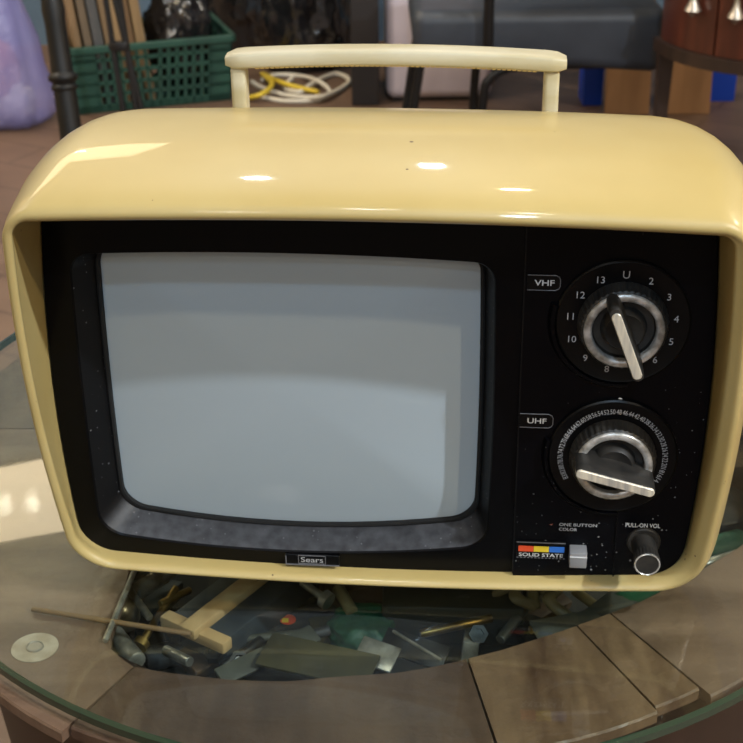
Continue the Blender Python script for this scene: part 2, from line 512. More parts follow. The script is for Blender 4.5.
# ---- TABLE CONTENTS
JM = {
    'slate': mat('slate_blue_metal', (38, 44, 50), .5, .2, noise=(40, (54, 60, 64), 4, (1, 1, 1))),
    'tan': mat('tan_bare_wood', (200, 168, 118), .6, noise=(30, (160, 124, 80), 5, (1, .2, 1))),
    'steel': mat('scuffed_steel', (176, 172, 160), .3, .6, noise=(60, (112, 108, 98), 4, (1, 1, 1))),
    'darksteel': mat('dark_oily_steel', (70, 70, 68), .4, .9, noise=(50, (40, 40, 38), 4, (1, 1, 1))),
    'brass': mat('dull_brass', (168, 138, 76), .38, .9, noise=(60, (120, 96, 52), 4, (1, 1, 1))),
    'olive': mat('olive_plate', (84, 78, 52), .5, .3, noise=(20, (56, 52, 36), 5, (1, 1, 1))),
    'olivedark': mat('dark_olive_box', (48, 44, 32), .6, noise=(20, (34, 32, 24), 5, (1, 1, 1))),
    'green': mat('green_cloth', (14, 84, 54), .6, noise=(12, (8, 54, 36), 4, (1, 1, 1)), bump=(40, .4)),
    'grey': mat('grey_scrap', (84, 84, 74), .5, .3, noise=(25, (54, 54, 48), 5, (1, 1, 1))),
    'blackm': mat('black_grip', (26, 27, 28), .55, noise=(60, (46, 46, 46), 4, (1, 1, 1))),
    'twig': mat('brown_stick', (120, 92, 60), .6),
    'leaf': mat('dry_tan_scrap', (140, 124, 84), .6, noise=(30, (100, 86, 56), 4, (1, 1, 1))),
    'brown': mat('brown_scrap_wood', (94, 70, 48), .6, noise=(15, (70, 50, 36), 5, (1, 5, 1))),
}


def frame(p0, p1, z0=None):
    """matrix with its x axis from p0 to p1, z kept up"""
    d = (p1 - p0); L = d.length; x = d.normalized()
    y = Vector((0, 0, 1)).cross(x).normalized(); z = x.cross(y)
    return Matrix(((x.x, y.x, z.x, p0.x), (x.y, y.y, z.y, p0.y), (x.z, y.z, z.z, p0.z), (0, 0, 0, 1))), L


def J(px, py, z): return at_z(px, py, z)


# block with a tan wooden spine and end bar
a, b = J(193, 626, .627), J(252, 580, .627)
mt_, L_ = frame(a, a + (b - a).normalized() * .16)
blk = thing('tool_block', 'slate dark block with tan wooden spine and end bar, under the glass', 'tool', a - Vector((0, 0, .03)), 0)
mt_.translation = Vector((0, 0, .03))
bm = bmesh.new(); box(bm, .004, .155, -.028, .028, -.030, -.004, mt_, .003); obj('body', bm, JM['slate'], blk)
bm = bmesh.new(); box(bm, -.008, .158, -.0078, .0078, -.006, .003, mt_, .002); obj('spine', bm, JM['tan'], blk)
bm = bmesh.new(); box(bm, -.003, .008, -.031, .031, -.012, -.002, mt_, .0015); obj('end_bar', bm, JM['tan'], blk)


def rod(name, label, cat, p0, p1, r, m, head=None, group=None):
    bm = bmesh.new(); v = p1 - p0
    if head:
        d = v.normalized()
        tube(bm, [p0 - p0, d * head[1], d * (head[1] + .0005), v], [head[0], head[0], r, r], 14)
    else:
        tube(bm, [Vector((0, 0, 0)), v * .02, v * .98, v], [r * .85, r, r, r * .85], 14)
    return tag(obj(name, bm, m, None, 40, p0), label, cat, group)


rod('wooden_stick', 'long thin brown stick lying across the left board under the glass', 'stick', J(32, 609, RT + .0031), J(191, 634, RT + .0031), .0020, JM['twig'])
rod('steel_strip', 'narrow bright metal strip along the left board edge under the glass', 'strip', J(105, 641, RT + .003), J(139, 560, RT + .003), .0022, JM['steel'])
rod('steel_tube', 'chrome tube at the front left corner of the opening', 'tube', J(114, 634, .628), J(137, 662, .628), .0072, JM['steel'])
rod('steel_tube', 'chrome tube just below the television\'s left front corner', 'tube', J(134, 592, .615), J(172, 568, .615), .0075, JM['steel'])
rod('brass_strip', 'short gold-coloured strip beneath the chrome tube at the left', 'strip', J(146, 592, .605), J(168, 580, .605), .002, JM['brass'])
rod('brass_bolt', 'thin brass bolt standing behind the small domed cap', 'bolt', J(139, 647, .602), J(176, 588, .618), .0030, JM['brass'], (.0062, .006))
bm = bmesh.new(); lathe(bm, [(.013, 0), (.0135, .004), (.0128, .014), (.010, .020), (.005, .0235), (.0005, .0245)], 28, 'Z', Matrix.Rotation(.5, 4, 'X'))
tag(obj('domed_cap', bm, JM['steel'], None, 50, J(124, 618, .594)), 'shiny domed metal cap beside the thin stick', 'cap')
rod('grip_bar', 'long black ribbed bar with a red and yellow dot, front of the block', 'bar', J(146, 660, .587), J(335, 612, .589), .0100, JM['blackm'])
p = J(288, 620, .6005)
bm = bmesh.new(); lathe(bm, [(.0062, 0), (.0062, .0007)], 24, 'Z', None); dt = obj('round_sticker', bm, M['red'], None, 30, p)
bm = bmesh.new(); box(bm, -.0045, .0005, -.004, .001, .0006, .0011); obj('sticker_patch', bm, M['yellow'], dt)
tag(dt, 'small red and yellow round sticker on the black bar', 'sticker')


def slab(name, label, cat, px, py, z, w, d, h, rz, m, tilt=(0, 0), bev=.001, group=None):
    bm = bmesh.new(); box(bm, -w / 2, w / 2, -d / 2, d / 2, 0, h, Matrix.Rotation(rz, 4, 'Z') @ Matrix.Rotation(tilt[0], 4, 'X') @ Matrix.Rotation(tilt[1], 4, 'Y'), bev)
    return tag(obj(name, bm, m, None, 30, J(px, py, z)), label, cat, group)


slab('olive_plate', 'flat olive plate at the front of the opening, under the glass', 'plate', 318, 662, .618, .085, .034, .003, -.35, JM['olive'], (.12, 0))
slab('grey_plate', 'dull grey plate leaning beside the black bar', 'plate', 268, 656, .612, .085, .016, .003, .65, JM['grey'], (.3, 0))
slab('metal_channel', 'bent bright steel bracket in front of the green cloth', 'bracket', 377, 655, .618, .030, .022, .002, -.45, JM['steel'], (.35, .1))
slab('steel_angle', 'dark steel bracket right of the bright bracket', 'bracket', 415, 650, .616, .052, .02, .003, -.5, JM['darksteel'], (.5, 0))
rod('thin_wire', 'thin pale wire on the dark olive box edge', 'wire', J(393, 631, .632), J(441, 660, .632), .0012, JM['steel'])
slab('olive_box', 'dark olive box in the middle of the opening, under the glass', 'box', 452, 622, .582, .110, .060, .036, -.05, JM['olivedark'], (0, 0), .003)
slab('olive_box', 'second dark olive box, pushed in behind the first', 'box', 440, 590, .585, .14, .04, .044, -.05, JM['olivedark'], (0, 0), .003)
slab('brown_block', 'brown scrap wood block below the television\'s middle', 'block', 372, 598, .578, .09, .05, .03, .3, JM['brown'], (0, 0), .002)
rod('steel_bolt', 'silver bolt with a round head below the maker\'s badge', 'bolt', J(329, 602, .622), J(302, 582, .628), .0032, JM['steel'], (.0072, .006))
bm = bmesh.new(); blob(bm, (0, 0, 0), (.026, .026, .015), 4, .25, 2.5, 2.2, .12)
tag(obj('green_cloth', bm, JM['green'], None, 60, J(362, 630, .596)), 'crumpled emerald green cloth behind the bright bracket', 'cloth')
slab('grey_slab', 'grey green torn sheet lying at the right of the opening', 'sheet', 588, 625, .622, .085, .026, .002, .28, JM['grey'], (.2, 0))
slab('grey_slab', 'grey green sheet below the volume knob, near a seam', 'sheet', 618, 604, .622, .05, .03, .002, .9, JM['grey'], (-.15, .1))
bm = bmesh.new(); blob(bm, (0, 0, 0), (.030, .016, .008), 4, .2, 2.5, 4.2, .1)
tag(obj('green_cloth', bm, JM['green'], None, 60, J(650, 602, .618)), 'small green cloth below the television\'s right front corner', 'cloth')
for q, (px, py, rz) in enumerate(((545, 596, .6), (556, 604, 1.6), (517, 600, 2.2))):
    bm = bmesh.new()
    tube(bm, smooth_path([(-.016, -.004, 0), (-.006, .004, .008), (.004, 0, .010), (.014, .006, .002)], 5), [.0035] * 16, 8)
    bmesh.ops.transform(bm, matrix=Matrix.Rotation(rz, 4, 'Z') @ Matrix.Diagonal((1, 1.6, 1, 1)), verts=bm.verts)
    tag(obj('dry_scrap', bm, JM['leaf'], None, 60, J(px, py, .616)),
        ['curled tan scrap left of the other curled scrap, under the colour button', 'curled tan scrap nearest the front edge, under the colour button', 'curled tan scrap leftmost of three, below the control panel'][q], 'scrap')
# right of the television
rod('brass_rod', 'bright brass rod right of the television\'s lower corner', 'rod', J(688, 579, .628), J(770, 556, .628), .0032, JM['brass'])
rod('steel_rod', 'grey steel rod just behind the brass rod at the right', 'rod', J(700, 566, .628), J(770, 545, .628), .0045, JM['steel'])
slab('dark_casting', 'dark oily metal block right of the television', 'block', 722, 528, .60, .05, .05, .025, .4, JM['darksteel'], (.1, .1), .004)
slab('brown_block', 'brown wood block right of the television, farther back', 'block', 718, 470, .60, .045, .09, .03, .2, JM['brown'], (0, .1), .003)
bm = bmesh.new(); blob(bm, (0, 0, 0), (.03, .024, .014), 4, .25, 2.5, 7.2, .12)
tag(obj('green_cloth', bm, JM['green'], None, 60, J(732, 552, .605)), 'green cloth right of the television beside the metal rods', 'cloth')
bm = bmesh.new(); blob(bm, (0, 0, 0), (.022, .02, .014), 3, .2, 2.5, 9.1, .1)
tag(obj('tan_stone', bm, JM['leaf'], None, 60, J(716, 522, .605)), 'tan rounded lump right of the television', 'lump')
rnd = random.Random(3)
fill = [('darksteel', 'dark oily metal bar'), ('brown', 'brown scrap wood piece'), ('grey', 'grey scrap plate'), ('olive', 'olive scrap plate'), ('steel', 'scuffed steel bar')]
where = [(150, 640, 'at the front left of the opening'), (205, 662, 'against the front board, left of middle'), (236, 648, 'behind the front board, left of middle'), (340, 640, 'left of the green cloth'), (470, 650, 'in front of the dark olive box'),
         (510, 632, 'right of the dark olive box'), (540, 618, 'below the stripes on the control panel'), (160, 610, 'behind the domed cap'), (690, 585, 'beyond the right-hand boards'), (720, 500, 'right of the television near its knobs'), (735, 585, 'at the far right of the opening'), (120, 600, 'inside the left board edge')]
for q, (px, py, wh) in enumerate(where):
    mk, lb = fill[q % 5]
    slab('scrap_piece', f'{lb} {wh}', 'scrap', px, py, .58 + .004 * (q % 3), rnd.uniform(.035, .06), rnd.uniform(.012, .03), rnd.uniform(.008, .02), rnd.uniform(0, 3), JM[mk], (rnd.uniform(-.2, .2), rnd.uniform(-.2, .2)), .002)
rods = [(222, 668, 262, 640, .004, 'darksteel', 'dark spindle in front of the tan end bar'), (238, 640, 300, 634, .0035, 'grey', 'grey rod crossing behind the grey plate'), (150, 618, 128, 588, .003, 'steel', 'short steel pin behind the domed cap'),
        (165, 650, 190, 662, .004, 'steel', 'short steel pin in front of the black bar'), (352, 612, 338, 588, .005, 'leaf', 'tan peg left of the green cloth'), (420, 634, 492, 618, .0035, 'brass', 'dull brass rod lying on the dark olive box'),
        (408, 606, 470, 598, .003, 'grey', 'grey rod at the back of the dark olive box'), (500, 640, 528, 604, .004, 'grey', 'grey rod leaning at the right end of the olive box'), (560, 622, 530, 630, .003, 'brass', 'short brass pin left of the torn grey sheet'),
        (596, 606, 574, 590, .004, 'leaf', 'tan peg behind the torn grey sheet'), (700, 540, 745, 520, .004, 'steel', 'steel rod leaning right of the lower knob'), (712, 480, 748, 452, .005, 'darksteel', 'dark rod farthest back, right of the television'),
        (190, 590, 160, 604, .003, 'brass', 'short brass pin left of the block with the spine'), (292, 640, 330, 630, .004, 'blackm', 'black rod between olive plate and dotted bar')]
for (xa, ya, xb, yb, r_, mk, lb) in rods:
    z_ = .612 if ya < 630 else .606
    rod('metal_rod' if mk not in ('leaf',) else 'wooden_peg', lb, 'rod' if mk != 'leaf' else 'peg', J(xa, ya, z_), J(xb, yb, z_ + .004), r_, JM[mk])
for q, (px, py, lb) in enumerate(((176, 638, 'small steel nut left of the tan end bar'), (214, 656, 'small steel nut in front of the tan end bar'), (240, 662, 'small steel nut beside the grey plate'), (478, 634, 'small dark nut on the dark olive box'))):
    bm = bmesh.new(); lathe(bm, [(.0075, 0), (.0075, .006), (.0042, .006), (.0042, .001)], 6, 'Z', Matrix.Rotation(.3 * q, 4, 'X'))
    tag(obj('hex_nut', bm, JM['darksteel'], None, 20, J(px, py, .606)), lb, 'nut')

# ------------------------------------------------------------------ television
Wd = M_.T @ (np.array([4.78, -.97, 26.68]) * .034)
Lx = np.array([math.cos(YA), -math.sin(YA), 0])
tv0 = Wd - .155 * Lx
tv = thing('television', 'cream portable television with black front and two channel knobs on the glass', 'television', (tv0[0], tv0[1], TZ), -YA)
ZO = CAMH + Wd[2] - TZ                         # height of the upper dial's centre above the glass


def sta(yt, yb, hw, zt, zb, rt, rb, bs=.036, bt=.005, bb=.008, cx=-.003):
    P = rrect(cx, hw, zt, zb, rt, rb, bs, bt, bb)
    return [Vector((x, yb + (yt - yb) * (z - zb) / (zt - zb), z + ZO)) for x, z in P]


ST = [(.006, .006, .2242, .083, -.2035, .014, .024), (-.020, .001, .2240, .0855, -.2036, .012, .025), (-.060, -.004, .2230, .0888, -.2040, .010, .026), (-.0655, -.0085, .2240, .0896, -.2048, .011, .026),
      (-.0685, -.0112, .2272, .0922, -.2070, .015, .027), (-.0680, -.0108, .2302, .0960, -.2092, .019, .029), (-.064, -.007, .2320, .0994, -.2105, .024, .030)]
ST2 = [(-.052, .002, .2355, .1040, -.2112, .031, .031), (-.028, .015, .2395, .1090, -.2115, .038, .032), (.0, .03, .2430, .1130, -.2115, .043, .033),
       (.04, .05, .2440, .1148, -.2115, .046, .034), (.075, .08, .2430, .1132, -.211, .050, .035), (.10, .10, .2395, .1095, -.210, .055, .036),
       (.125, .125, .2330, .102, -.208, .06, .038), (.15, .15, .2220, .09, -.205, .058, .04), (.18, .18, .203, .064, -.20, .055, .04),
       (.22, .22, .165, .03, -.19, .05, .04), (.28, .28, .12, -.01, -.17, .04, .04), (.31, .31, .07, -.04, -.14, .03, .03)]
allst = np.array(ST + ST2)
fine = []
for i in range(len(allst) - 1):
    a, b, c, d = allst[max(i - 1, 0)], allst[i], allst[i + 1], allst[min(i + 2, len(allst) - 1)]
    for k in range(3):
        t = k / 3
        fine.append(.5 * ((2 * b) + (c - a) * t + (2 * a - 5 * b + 4 * c - d) * t * t + (3 * b - a - 3 * c + d) * t ** 3))
fine.append(allst[-1])
bm = bmesh.new()
loft(bm, [sta(*s, cx=(-.0068 if i < 5 else -.003 - .0038 * max(0, 1 - (i - 4) / 6) + .003 * min(1, max(0, (i - 14) / 12)))) for i, s in enumerate(fine)], True, False, True)
bmesh.ops.recalc_face_normals(bm, faces=bm.faces)
shell = obj('shell', bm, M['cream'], tv, 60)

# black front mask with the tube opening, stepping back to the screen
bm = bmesh.new()
o_out = [Vector((x, .003, z + ZO)) for x, z in rrect(-.0068, .2232, .082, -.2042, .014, .022, .036, .005, .008)]
o_in = [Vector((x, .0, z + ZO)) for x, z in rrect(-.0677, .1418, .0418, -.1903, .014, .018, .012, .004, .011)]
o_in2 = [Vector((x, .0012, z + ZO)) for x, z in rrect(-.0676, .1408, .0412, -.1893, .0135, .0175, .012, .004, .011)]
loft(bm, [o_out, o_in, o_in2])
bmesh.ops.recalc_face_normals(bm, faces=bm.faces)
front = obj('front_mask', bm, M['black'], tv, 25)
bm = bmesh.new()
s_e = [Vector((x, .0185, z + ZO)) for x, z in rrect(-.0652, .1318, .0425, -.1800, .014, .017, .012, .004, .012)]
s_e2 = [Vector((x, .024, z + ZO)) for x, z in rrect(-.0652, .1312, .0425, -.1796, .014, .017, .012, .004, .012)]
loft(bm, [o_in2, s_e, s_e2])
bmesh.ops.recalc_face_normals(bm, faces=bm.faces)
obj('screen_surround', bm, M['bezel'], tv, 25)
bm = bmesh.new()
g_ = [[Vector((x, y, z + ZO)) for x, z in rrect(-.0652, .1319 - q, .0425 - q * .3, -.1801 + q, .014, .0165, .012, .004, .012)] for q, y in ((0, .0184), (.0012, .0174), (.0028, .0178), (.0032, .0225))]
loft(bm, g_); bmesh.ops.recalc_face_normals(bm, faces=bm.faces)
obj('screen_gasket', bm, M['rubber'], tv, 50)
# picture tube: gently domed
bm = bmesh.new()
cx0, cz0 = -.0652, -.069
outl = rrect(cx0, .1325, .0432, -.1806, .014, .017, .012, .004, .012)
rings = []
for s in [1, .97, .9, .8, .68, .55, .42, .28, .14, .02]:
    rings.append([Vector((cx0 + (x - cx0) * s, .0215 - .0095 * (1 - s * s), z0_ + ZO)) for x, z in outl for z0_ in [cz0 + (z - cz0) * s]])
loft(bm, rings, True, False, True)
bmesh.ops.recalc_face_normals(bm, faces=bm.faces)
obj('screen', bm, M['screen'], tv, 60)
# control panel slab right of the divider
bm = bmesh.new()
outer = rrect(-.0068, .2216, .081, -.2030, .013, .021, .036, .005, .008)
xl = .155 - .0637
poly = [(x, z) for x, z in outer if x > xl + .002]
ztop = .081; zbot = -.2028
poly = [(xl, ztop - .001)] + poly + [(xl, zbot)]
fr_ = [bm.verts.new((x, -.0012, z + ZO)) for x, z in poly]
bk_ = [bm.verts.new((x, .002, z + ZO)) for x, z in poly]
bm.faces.new(fr_)
for i in range(len(poly)):
    j = (i + 1) % len(poly)
    bm.faces.new((fr_[i], fr_[j], bk_[j], bk_[i]))
bmesh.ops.recalc_face_normals(bm, faces=bm.faces)
panel = obj('control_panel', bm, M['panel'], tv, 20)
PY = -.0012                                    # face of the control panel


def P_(X, Z, y=0): return Vector((X + .155, y, Z + ZO))


# seams: divider groove edge, lower seam beside the volume knob
for xa, xb, za, zb2 in ((.0066, .0074, -.199, -.1475), (.0085, .0092, .060, .079)):
    bm = bmesh.new(); box(bm, .155 + xa, .155 + xb, PY - .0010, PY + .001, za + ZO, zb2 + ZO)
    obj('panel_seam', bm, M['dial'], panel, 0)
bm = bmesh.new(); box(bm, xl - .0007, xl + .0002, -.0016, .001, -.2 + ZO, .075 + ZO)
obj('divider_rib', bm, M['bezel'], panel, 0)


def arc_trim(Xc, Zc, r0, r1, a0, a1, xtail):
    bm = bmesh.new(); rings = []
    n = 40
    for k in range(n + 1):
        a = math.radians(a0 + (a1 - a0) * k / n)
        c, s = math.cos(a), math.sin(a)
        rings.append([P_(Xc + r * c, Zc + r * s, y) for r, y in ((r0, PY), (r0, PY - .0045), (r1 - .002, PY - .004), (r1, PY - .0005), (r1, PY + .0005))])
    loft(bm, rings, True, True, True)
    bmesh.ops.recalc_face_normals(bm, faces=bm.faces)
    return obj('dial_trim', bm, M['panel'], panel, 30)


arc_trim(0, 0, .0438, .0482, 165, 278, 0)
arc_trim(0, -.100, .0438, .0478, 165, 278, 0)


def knob(name, Zc, ang, numerals, face_len, kn_h, ink):
    """dial plate > numerals, knurled skirt, chrome ring, pointer"""
    mt = Matrix.Translation(P_(0, Zc, PY))
    bm = bmesh.new(); lathe(bm, [(.0436, 0), (.0436, .0026), (.0424, .0034), (.0410, .0030), (.0001, .0030)], 72, 'F', mt)
    dial = obj(name, bm, M['dial'], tv, 30)
    bm = bmesh.new(); numerals(bm, PY - .0033); obj('numerals', bm, ink, dial, 0)
    bm = bmesh.new()
    lathe(bm, [(.0292, .003), (.0288, .0045), (.0268, kn_h), (.0256, kn_h + .0012)], 168, 'F', mt, lambda i, k: (.0006 if (k // 2) % 2 else 0) if i in (1, 2) else 0, cap=False)
    obj('knurled_skirt', bm, M['knurl'], dial, 20)
    bm = bmesh.new()
    lathe(bm, [(.0258, kn_h), (.0258, kn_h + .0018), (.0250, kn_h + .0027), (.0212, kn_h + .0027), (.0204, kn_h + .0016), (.0202, kn_h - .001)], 64, 'F', mt, cap=False)
    obj('chrome_ring', bm, M['chrome'], dial, 60)
    bm = bmesh.new()
    lathe(bm, [(.0205, kn_h), (.0195, kn_h - .004), (.0150, kn_h - .0045), (.0135, kn_h + .001), (.0120, kn_h + .003), (.0085, kn_h + .0015), (.0001, kn_h + .0005)], 48, 'F', mt, cap=False)
    obj('hub', bm, M['knurl'], dial, 40)
    # pointer fin, tall and narrow, with a metal face
    R = mt @ Matrix.Rotation(ang, 4, 'Y')
    bm = bmesh.new()
    rings = []
    for d, hl, hw in ((.006, .0270, .0048), (.028, .0270, .0042), (.0355, .0268, .0037), (.0365, .0262, .0031)):
        rings.append([R @ Vector((x, -d, z)) for x, z in rrect(0, hw, hl, -hl, hw * .95, hw * .95)])
    loft(bm, rings, True, True, True); bmesh.ops.recalc_face_normals(bm, faces=bm.faces)
    obj('pointer', bm, M['knurl'], dial, 40)
    bm = bmesh.new(); rings = []
    for d, g in ((.0363, 0), (.0375, 0), (.0380, .0005)):
        rings.append([R @ Vector((x, -d, z)) for x, z in rrect(0, .0031 - g, face_len / 2 - g, -face_len / 2 - .001 + g, .003 - g, .003 - g)])
    loft(bm, rings, True, True, True); bmesh.ops.recalc_face_normals(bm, faces=bm.faces)
    obj('pointer_face', bm, M['brushed'], dial, 40)
    return dial


def vhf_numerals(bm, y):
    for k, s in enumerate(['U', '2', '3', '4', '5', '6', '7', '8', '9', '10', '11', '12', '13']):
        a = 2 * PI * k / 13
        text_bm(bm, s, .155 + .0340 * math.sin(a), .0340 * math.cos(a) + ZO, y, h=.0047 if s != 'U' else .0052, bold=.0)


def uhf_numerals(bm, y):
    vals = [str(v) for v in range(14, 84, 2)] + ['83']
    for k, s in enumerate(vals):
        a = math.radians(118 - 236 * k / (len(vals) - 1))
        text_bm(bm, s, .155 + .0352 * math.sin(a), -.100 + .0352 * math.cos(a) + ZO, y, h=.0036, w=.0034, rot=-a)


knob('channel_dial', 0, math.radians(-21.5), vhf_numerals, .047, .0135, M['dim_ink'])
knob('tuning_dial', -.100, math.radians(105), uhf_numerals, .0525, .0135, M['dim_ink'])

# printed plates
def label_plate(name, X0_, X1_, Zc, s):
    bm = bmesh.new(); hh = .0052
    pts = [(X0_, -hh), (X1_ - .003, -hh), (X1_, -hh + .003), (X1_, hh - .003), (X1_ - .003, hh), (X0_, hh)]
    rings = [[P_(x, Zc + z, y) for x, z in pts] for y in (PY + .0005, PY - .0010)]
    loft(bm, rings, True, False, True); bmesh.ops.recalc_face_normals(bm, faces=bm.faces)
    pl = obj(name, bm, M['dial'], tv, 20)
    bm = bmesh.new(); text_bm(bm, s, .155 + (X0_ + X1_) / 2 + .0004, Zc + ZO, PY - .00115, w=.0128, h=.0040, bold=.012)
    obj('lettering', bm, M['ink'], pl, 0)
    bm = bmesh.new()
    path = [P_(X0_, Zc + hh, PY - .001), P_(X1_ - .003, Zc + hh, PY - .001), P_(X1_ - .0008, Zc + hh - .001, PY - .001), P_(X1_, Zc + hh - .003, PY - .001),
            P_(X1_, Zc - hh + .003, PY - .001), P_(X1_ - .0008, Zc - hh + .001, PY - .001), P_(X1_ - .003, Zc - hh, PY - .001), P_(X0_, Zc - hh, PY - .001)]
    tube(bm, path, .0003, 6); obj('outline', bm, M['grey_ink'], pl, 0)


label_plate('channel_label', -.0622, -.0412, .0262, 'VHF')
label_plate('tuning_label', -.0634, -.0412, -.0748, 'UHF')
bm = bmesh.new(); lathe(bm, [(.0015, 0), (.0015, .0006), (.0008, .0009)], 20, 'F', Matrix.Translation(P_(.0024, -.0572, PY)))
obj('marker_dot', bm, M['ink'], panel, 0)
bm = bmesh.new()
text_bm(bm, 'ONE BUTTON', .155 - .0198, -.1572 + ZO, PY - .0002, w=.0262, h=.0025, bold=.01)
text_bm(bm, 'COLOR', .155 - .0266, -.1611 + ZO, PY - .0002, w=.0126, h=.0025, bold=.01)
obj('button_lettering', bm, M['dim_ink'], panel, 0)
bm = bmesh.new(); text_bm(bm, 'PULL-ON VOL', .155 + .0248, -.1555 + ZO, PY - .0002, w=.0238, h=.0034, bold=.012)
obj('volume_lettering', bm, M['ink'], panel, 0)
bm = bmesh.new()
vs = [bm.verts.new(P_(x, z, PY - .0002)) for x, z in ((-.0400, -.1578), (-.0372, -.1568), (-.0380, -.1580))]; bm.faces.new(vs)
obj('arrow_mark', bm, mat('faded_red_print', (150, 80, 60), .6), panel, 0)
# badge with colour stripes
bm = bmesh.new(); box(bm, .155 - .0620, .155 - .0277, PY - .001, PY + .001, -.1856 + ZO, -.1715 + ZO)
bd = obj('stripe_badge', bm, M['dial'], tv, 0)
for k, mk in enumerate(('red', 'yellow', 'blue')):
    w_ = .0108; x0 = .155 - .0606 + k * w_
    bm = bmesh.new(); box(bm, x0, x0 + w_ - .0002, PY - .0014, PY - .0009, -.1800 + ZO, -.1756 + ZO)
    obj('colour_stripe', bm, M[mk], bd, 0)
bm = bmesh.new(); text_bm(bm, 'SOLID STATE', .155 - .0446, -.1828 + ZO, PY - .0012, w=.0310, h=.0029, bold=.01)
obj('lettering', bm, M['ink'], bd, 0)
bm = bmesh.new(); box(bm, .155 - .0620, .155 - .0277, PY - .0013, PY - .0008, -.1728 + ZO, -.1722 + ZO)
for k in range(14):
    box(bm, .155 - .0616 + k * .0025, .155 - .0616 + k * .0025 + .0014, PY - .0013, PY - .0008, -.1856 + ZO, -.1851 + ZO)
obj('outline', bm, M['grey_ink'], bd, 0)
# colour button
bm = bmesh.new(); box(bm, .155 - .0250, .155 - .0130, PY - .011, PY + .001, -.1862 + ZO, -.1738 + ZO, None, .0008)
bt_ = obj('colour_button', bm, M['silver_plastic'], tv, 40)
bm = bmesh.new(); box(bm, .155 - .0249, .155 - .0131, PY - .0116, PY - .0105, -.1772 + ZO, -.1764 + ZO); obj('ridge', bm, M['ink'], bt_, 0)
# volume knob
mt = Matrix.Translation(P_(.0263, -.1690, PY))
bm = bmesh.new(); lathe(bm, [(.0118, 0), (.0114, .0015), (.0108, .002)], 48, 'F', mt); vb = obj('volume_knob', bm, M['knurl'], tv, 30)
bm = bmesh.new(); lathe(bm, [(.0088, .0015), (.0085, .012), (.0082, .0185), (.0086, .019), (.0088, .027), (.0082, .0282)], 96, 'F', mt, lambda i, k: .0003 if k % 4 < 2 and i in (3, 4) else 0); obj('knob_stem', bm, M['knurl'], vb, 25)
bm = bmesh.new(); lathe(bm, [(.0086, .0275), (.0088, .0284), (.0082, .0288), (.0077, .0284), (.0077, .0278)], 48, 'F', mt, cap=False); obj('silver_rim', bm, M['chrome'], vb, 60)
# maker's badge under the screen
bm = bmesh.new(); box(bm, .155 - .2275, .155 - .1885, -.0014, .001, -.2000 + ZO, -.1912 + ZO, None, .0004, 1)
mb = obj('maker_badge', bm, M['dial'], tv, 0)
bm = bmesh.new(); box(bm, .155 - .2275, .155 - .1885, -.0020, -.0012, -.2000 + ZO, -.1993 + ZO); box(bm, .155 - .2275, .155 - .2269, -.0018, -.0012, -.2000 + ZO, -.1925 + ZO)
cx_, cz_, w_, h_ = .155 - .2083, -.1952 + ZO, .0100, .0036
for a in ((cx_ - w_, cx_ + w_, cz_ + h_ - .0004, cz_ + h_), (cx_ - w_, cx_ + w_, cz_ - h_, cz_ - h_ + .0004), (cx_ - w_, cx_ - w_ + .0004, cz_ - h_, cz_ + h_), (cx_ + w_ - .0004, cx_ + w_, cz_ - h_, cz_ + h_)):
    box(bm, a[0], a[1], -.0018, -.0012, a[2], a[3])
obj('outline', bm, M['grey_ink'], mb, 0)
bm = bmesh.new(); text_bm(bm, 'Sears', cx_, cz_, -.0017, w=.0162, h=.0044, bold=.005); obj('lettering', bm, M['dim_ink'], mb, 0)

# carrying handle
HY = .118
bm = bmesh.new(); rings = []
NB = 40
for k in range(NB + 1):
    t = k / NB; x = -.1175 + .234 * t
    zc = .1380 + .0040 * (1 - (2 * t - 1) ** 2)
    e = min(1, min(t, 1 - t) * NB / 2.0); e = math.sqrt(max(e * (2 - e), .02)) if e < 1 else 1
    hh_, hy_ = .0056 * (.55 + .45 * e), .0115 * (.6 + .4 * e)
    rings.append([Vector((x, HY + hy_ * (abs(math.cos(a)) ** .35) * (1 if math.cos(a) > 0 else -1), zc + ZO + hh_ * (abs(math.sin(a)) ** .4) * (1 if math.sin(a) > 0 else -1))) for a in [2 * PI * q / 20 for q in range(20)]])
loft(bm, rings, True, True, True); bmesh.ops.recalc_face_normals(bm, faces=bm.faces)
hd = obj('handle', bm, M['ivory'], tv, 50)
for sx in (-1, 1):
    bm = bmesh.new()
    xm = sx * .1080 - .0012
    box(bm, xm - .0053, xm + .0053, HY - .008, HY + .008, .085 + ZO, .1345 + ZO, None, .003, 3)
    obj('handle_post', bm, M['ivory'], hd, 40)
bm = bmesh.new()
for k in range(56):
    x = -.095 + .19 * k / 55
    z = .1380 + .0040 * (1 - ((x) / .1175) ** 2) - .0056
    box(bm, x - .0013, x + .0013, HY - .0095, HY + .006, z - .0003 + ZO, z + .001 + ZO)
obj('grip_ribs', bm, mat('yellowed_plastic', (214, 184, 112), .5), hd, 0)
for sx in (-1, 1):
    for yy in (.035, .15):
        bm = bmesh.new(); lathe(bm, [(.012, 0), (.0125, .002), (.011, ZO - .2065)], 24, 'Z', Matrix.Translation((sx * .15, yy, 0)))
        obj('foot', bm, M['rubber'], tv, 30)

